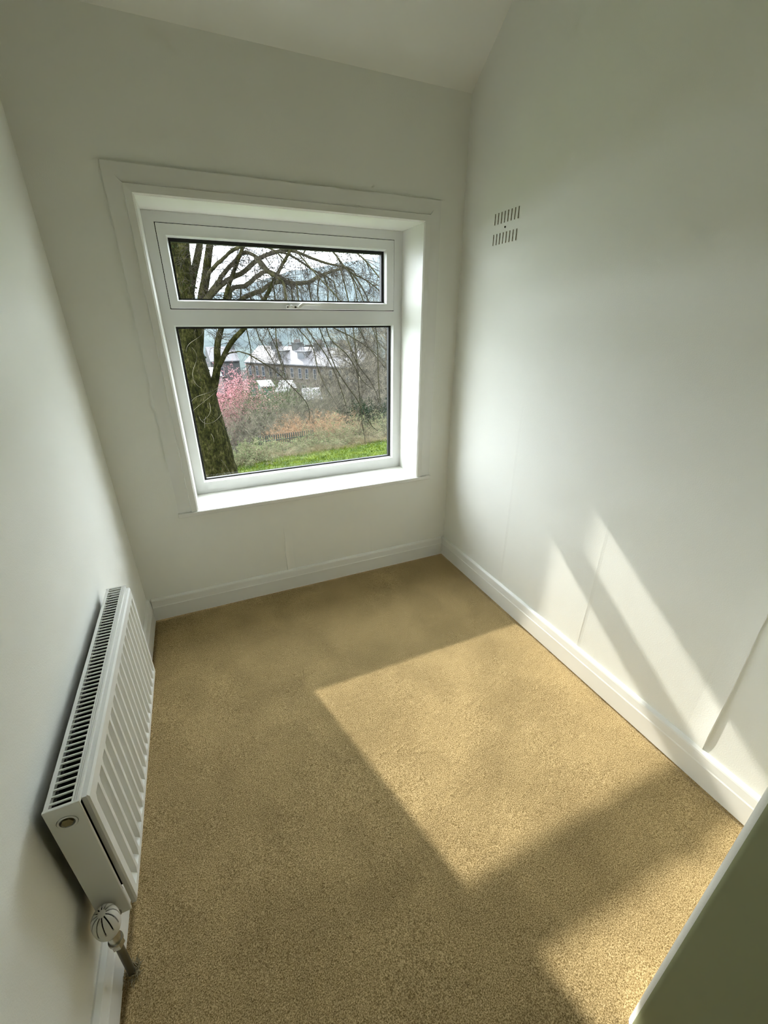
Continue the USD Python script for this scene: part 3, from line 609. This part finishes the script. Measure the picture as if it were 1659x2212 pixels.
# behind the fence
o0 = make_shrub('orange_shrub', 'orange-brown leafy shrub behind the right end of the fence', 'shrub', g3(668, 930, 21.5), 1.9, 1.5, 60, 'twig_orange', 'leaf_orange', 3800, .035, .05, .006)
copy(o0, 'orange-brown shrub spreading to the right of the fence', g3(722, 920, 21.0), 90, (1.25, 1, .9))
copy(o0, 'small reddish shrub just behind the fence top', g3(620, 930, 21.0), 180, (.7, .7, .72))
s0 = make_shrub('bare_shrub', 'dense bare grey-brown shrub in the middle of the view', 'shrub', g3(560, 960, 26), 3.1, 2.1, 90, 'twig_grey', 'leaf_pale', 900, .03, .03, .010)
copy(s0, 'bare grey shrub right of the tree trunk below the pink bush', g3(505, 960, 25), 60, (1, 1, .95))
copy(s0, 'bare twiggy shrub above the left end of the fence', g3(615, 960, 27), 130, (1.05, 1, 1.05))
copy(s0, 'bare twiggy shrub above the right end of the fence', g3(668, 960, 28), 200, (1.05, 1, 1.1))
copy(s0, 'bare twiggy shrub below the white roofs', g3(715, 950, 27), 290, (1.1, 1, 1.15))
i0 = make_shrub('ivy_shrub', 'green leafy shrub in front of the green shed', 'shrub', g3(590, 940, 33), 4.3, 2.2, 60, 'twig_grey', 'leaf_green', 4200, .06, .03, .011)
copy(i0, 'green leafy shrub behind the bare shrubs below the terrace', g3(545, 940, 36), 100, (.9, 1, .88))
copy(i0, 'green leafy bush beneath the pale sloped greenhouse', g3(635, 940, 35), 220, (1, 1, .92))
copy(s0, 'bare grey shrub left of the white shed roofs', g3(650, 940, 38), 40, (1.5, 1.3, 1.55))
copy(s0, 'tall bare shrub in front of the white shed roofs', g3(735, 930, 33), 140, (1.3, 1.2, 1.55))
p0_ = make_shrub('pink_shrub', 'pink flowering shrub glowing beside the tree trunk', 'shrub', g3(506, 930, 34), hgt(512, 812, 34), 1.5, 90, 'twig_pink', 'blossom_pink', 8500, .05, .01, .008, leafname='blossom')
c0 = make_shrub('evergreen_bush', 'dark green evergreen bush at the right edge of the pane', 'bush', g3(815, 930, 24), hgt(815, 868, 24), 1.6, 40, 'bark_branch', 'leaf_dark', 5200, .07, .02, .012)
copy(c0, 'dark evergreen bush left of the larger one at the right', g3(775, 930, 27), 80, (1, 1, .8))
def make_tree(name, label, loc, h, rad, n, twig, r=.05, lv=3):
    t = thing(name, label, 'tree', loc, group=None)
    mb, tw_ = MB(), MB()
    tk = twig_path(np.zeros(3), np.array([rng.normal(0, .05), rng.normal(0, .05), 1]), h * .8, -.02, .05, 12); mb.tube(tk, np.linspace(r, r * .3, 12), 7)
    obj('trunk', mb, twig, t)
    for k in range(n):
        u = rng.uniform(.12, 1) * 10.9; i = int(u); p = tk[i]; a = rng.uniform(0, 2 * np.pi); s_ = 1 - .5 * i / 11
        q = twig_path(p, np.array([math.cos(a) * rad / h * 1.6, math.sin(a) * rad / h * 1.6, .8]), h * .5 * s_ * rng.uniform(.6, 1.1), .02, .11, 8)
        tw_.tube(q, np.linspace(r * .42, r * .1, 8), 4, cap=False); sprout(tw_, q, 9, h * .17, r * .13, .03, lv, .2)
    obj('twigs', tw_, twig, t, kind='stuff'); return t
t0 = make_tree('bare_tree', 'pale brown bare tree filling the right side of the pane', g3(800, 930, 26), hgt(800, 690, 26), 3.2, 36, 'twig_grey', .09)
copy(t0, 'bare tree behind the right side crossing the horizon', g3(840, 930, 32), 80, (1.3, 1.2, 1.35))
copy(t0, 'bare tree in front of the right end of the terrace', g3(762, 930, 30), 200, (.9, .9, .82))
copy(t0, 'slim bare tree rising right of the white shed roofs', g3(725, 930, 36), 300, (.75, .75, .75))
copy(t0, 'tall bare tree rising at the right edge into the top light', g3(862, 930, 36), 150, (1.3, 1.2, 1.75))

# green palisade fence: every pale a part
fA, fB = np.array(g3(560, 957, 19.4)), np.array(g3(676, 932, 19.0)); Lf = np.linalg.norm((fB - fA)[:2]); ang = math.degrees(math.atan2(fB[1] - fA[1], fB[0] - fA[0]))
zt = at(575, 941, 19.4)[2]; zt2 = at(670, 928, 19.0)[2]
fence = thing('palisade_fence', 'dark green palisade fence among the brambles', 'fence', (fA[0], fA[1], 0), ang)
npale = int(Lf / .105)
for k in range(npale):
    u = k * Lf / (npale - 1); z1 = zt + (zt2 - zt) * k / (npale - 1); z0 = z1 - 1.25
    m = MB().prism([(u - .027, z0), (u + .027, z0), (u + .027, z1 - .04), (u, z1), (u - .027, z1 - .04)], 1, -.012, .012)
    obj('pale', fixn(m), 'fence_green', fence)
for dz in (.28, 1.0):
    v = [(0, .014, zt - dz), (Lf, .014, zt2 - dz), (Lf, .05, zt2 - dz), (0, .05, zt - dz)]; v += [(a_, b_, c_ - .05) for a_, b_, c_ in v]
    obj('rail', fixn(MB().add(v, [[0, 1, 2, 3], [4, 7, 6, 5], [0, 4, 5, 1], [1, 5, 6, 2], [2, 6, 7, 3], [3, 7, 4, 0]])), 'fence_green', fence)

# ---------------------------------------------------------------- outdoors: houses (local: x along the front, y into the depth, z up from the eaves at 0)
def windowpart(h, x, z, w, hh, name='window'):
    f = M3.batch_boolean([mbox(x - w / 2, x + w / 2, -.06, .05, z, z + hh), mbox(x - w / 2 + .09, x + w / 2 - .09, -1, 1, z + .09, z + hh - .09)], manifold3d.OpType.Subtract) + mbox(x - w / 2, x + w / 2, -.05, .03, z + hh * .5 - .04, z + hh * .5 + .04)
    p = obj(name, f, 'white_frame', h); obj('pane', MB().box(x - w / 2 + .08, x + w / 2 - .08, -.015, .0, z + .08, z + hh - .08), 'house_glass', p)
    obj('sill', MB().box(x - w / 2 - .12, x + w / 2 + .12, -.16, .02, z - .16, z), 'house_stone', p)
def house(name, label, loc, ang, w, d, hw, hr, wins, wall='house_stone', roof='slate', dormer=None, chimney=True, group=None, doorx=None):
    h = thing(name, label, 'house', loc, ang, group=group)
    body = MB().prism([(0, -hw), (d, -hw), (d, 0), (d / 2, hr - .1), (0, 0)], 0, .01, w - .01)
    obj('wall', fixn(body), wall, h)
    rf = MB().prism([(-.3, -.15), (d / 2, hr), (d + .3, -.15), (d + .3, -.02), (d / 2, hr + .15), (-.3, -.02)], 0, .01, w - .01)
    r_ = obj('roof', fixn(rf), roof, h)
    obj('gutter', MB().box(0, w, -.42, -.28, -.18, -.06), 'slate_dark', h)
    for (x, z, ww, wh) in wins: windowpart(h, x, z, ww, wh)
    if doorx is not None: obj('door', MB().box(doorx - .45, doorx + .45, -.05, .02, -hw, -hw + 2.1), 'shed_green', h)
    if chimney:
        c_ = obj('chimney', MB().box(w - 1.0, w - .12, d / 2 - .9, d / 2 + .9, hr - .6, hr + .75).box(w - 1.08, w - .04, d / 2 - .98, d / 2 + .98, hr + .65, hr + .83), 'house_stone_dark', h)
        for k in range(4):
            y = d / 2 - .66 + k * .44; obj('chimney_pot', fixn(MB().tube([(w - .56, y, hr + .8), (w - .56, y, hr + 1.3)], [.15, .12], 8)), 'pot_clay', c_)
    if roof == 'slate_dark': obj('chimney', MB().box(.3, 2.0, d / 2 - .6, d / 2 + .6, hr - .6, hr + .8).box(.22, 2.08, d / 2 - .68, d / 2 + .68, hr + .7, hr + .86), 'house_stone_dark', h)
    if dormer is not None:
        z0 = .5; y0 = (z0 + .15) * (d / 2) / hr; D = MB().box(dormer - .8, dormer + .8, y0, y0 + 2.2, z0, z0 + 1.3)
        dm = obj('dormer', D, 'white_frame', h); obj('pane', MB().box(dormer - .62, dormer + .62, y0 - .03, y0 + .02, z0 + .25, z0 + 1.1), 'house_glass', dm)
        obj('dormer_roof', MB().box(dormer - .95, dormer + .95, y0 - .2, y0 + 2.4, z0 + 1.3, z0 + 1.42), 'slate_dark', dm)
    return h
ZE = -4.8
eL, eR = at(530, 781, 77.9), at(700, 791, 65.0)
A_, B_ = np.array([eL[0], eL[1]]), np.array([eR[0], eR[1]]); row = (B_ - A_) / np.linalg.norm(B_ - A_); ra = math.degrees(math.atan2(row[1], row[0])); hw_ = 4.9
wd = 4.6
names = ['far left end house of the stone terrace beside the pink shrub', 'second stone terrace house with roof dormer from the left', 'third stone terrace house above the green shed', 'fourth stone terrace house above the white shed roofs', 'right end stone terrace house half hidden by bare trees']
for k in range(5):
    o = A_ + row * (wd * k)
    house('terraced_house', names[k], (o[0], o[1], ZE), ra, wd, 7.5, hw_ + 1.5, 2.3, [(.9, -2.2, .62, 1.6), (2.5, -2.2, .62, 1.6), (3.9, -2.2, .62, 1.6), (3.2, -4.9, .95, 1.7)], dormer=(2.2 if k in (1, 2) else None), doorx=1.0)
o = A_ - row * 1.0 + np.array([-4.6, .3])
house('stone_house', 'dark stone house between the tree trunk and the terrace', (o[0] - .4, o[1] + 1, ZE + .1), 4, 4.9, 7, 6.0, 2.0, [(1.6, -2.6, 1.0, 1.5)], wall='house_stone_dark', roof='slate', chimney=True)
o2 = at(566, 757, 98); o3 = at(676, 752, 92)
v2 = (o3 - o2)[:2]; a2 = math.degrees(math.atan2(v2[1], v2[0])); w2 = np.linalg.norm(v2) / 4
n2 = ['dark-roofed back house on the left of the rear row', 'second dark-roofed back house of the rear row', 'third dark-roofed back house of the rear row', 'dark-roofed back house on the right of the rear row']
for k in range(4):
    p = o2[:2] + v2 * k / 4
    house('rear_house', n2[k], (p[0], p[1], o2[2] - 2.75 + .25 * k), a2, w2, 7, 6.5, 2.2, [(w2 * .3, -2.0, .9, 1.4), (w2 * .75, -2.0, .9, 1.4)], wall='house_stone_dark', roof='slate_dark')
p = at(446, 818, 72); house('outbuilding', 'low pale-roofed outbuilding behind the forked trunk', (p[0] - 2.5, 72, at(450, 813, 72)[2]), 8, 5.0, 3.5, 3.0, 1.0, [(2.5, -1.9, 1.2, 1.2)], wall='white_frame', roof='shed_roof', chimney=False)

def shed(name, label, cat, px0, px1, pyb, pye, Y, wall, roof, d=3.0, hr=.9, ang=0):
    a_, b_ = at(px0, pyb, Y), at(px1, pyb, Y); ze = at((px0 + px1) / 2, pye, Y)[2]; w = b_[0] - a_[0]; zb = float(ground(a_[0], Y)) - .3
    s_ = thing(name, label, cat, (a_[0], Y, ze), ang)
    obj('wall', fixn(MB().prism([(0, zb - ze), (d, zb - ze), (d, hr - .06), (0, -.06)], 0, 0, w)), wall, s_)
    obj('roof', fixn(MB().prism([(-.25, -.08), (d + .2, hr), (d + .2, hr + .09), (-.25, .02)], 0, -.12, w + .12)), roof, s_)
    return s_
sh = shed('garden_shed', 'dark green garden shed with a white roof below the terrace', 'shed', 566, 594, 850, 834, 58, 'shed_green', 'shed_roof', 3.0, .35)
obj('door', MB().box(.7, 1.5, -.04, .01, -2.1, -.3), 'shed_green', sh)
gh = shed('lean_to', 'pale sloped lean-to roof right of the green shed', 'shed', 596, 622, 848, 846, 55, 'house_stone', 'shed_roof', 3.6, .95, -22)
ws = shed('low_shed', 'wide low white-roofed shed behind the bare shrubs', 'shed', 658, 694, 866, 862, 52, 'house_stone_dark', 'shed_roof', 3.6, .85, -10)
ws2 = shed('small_shed', 'small white-roofed shed between lean-to and wide low shed', 'shed', 626, 640, 842, 838, 60, 'house_stone', 'shed_roof', 2.5, .6)
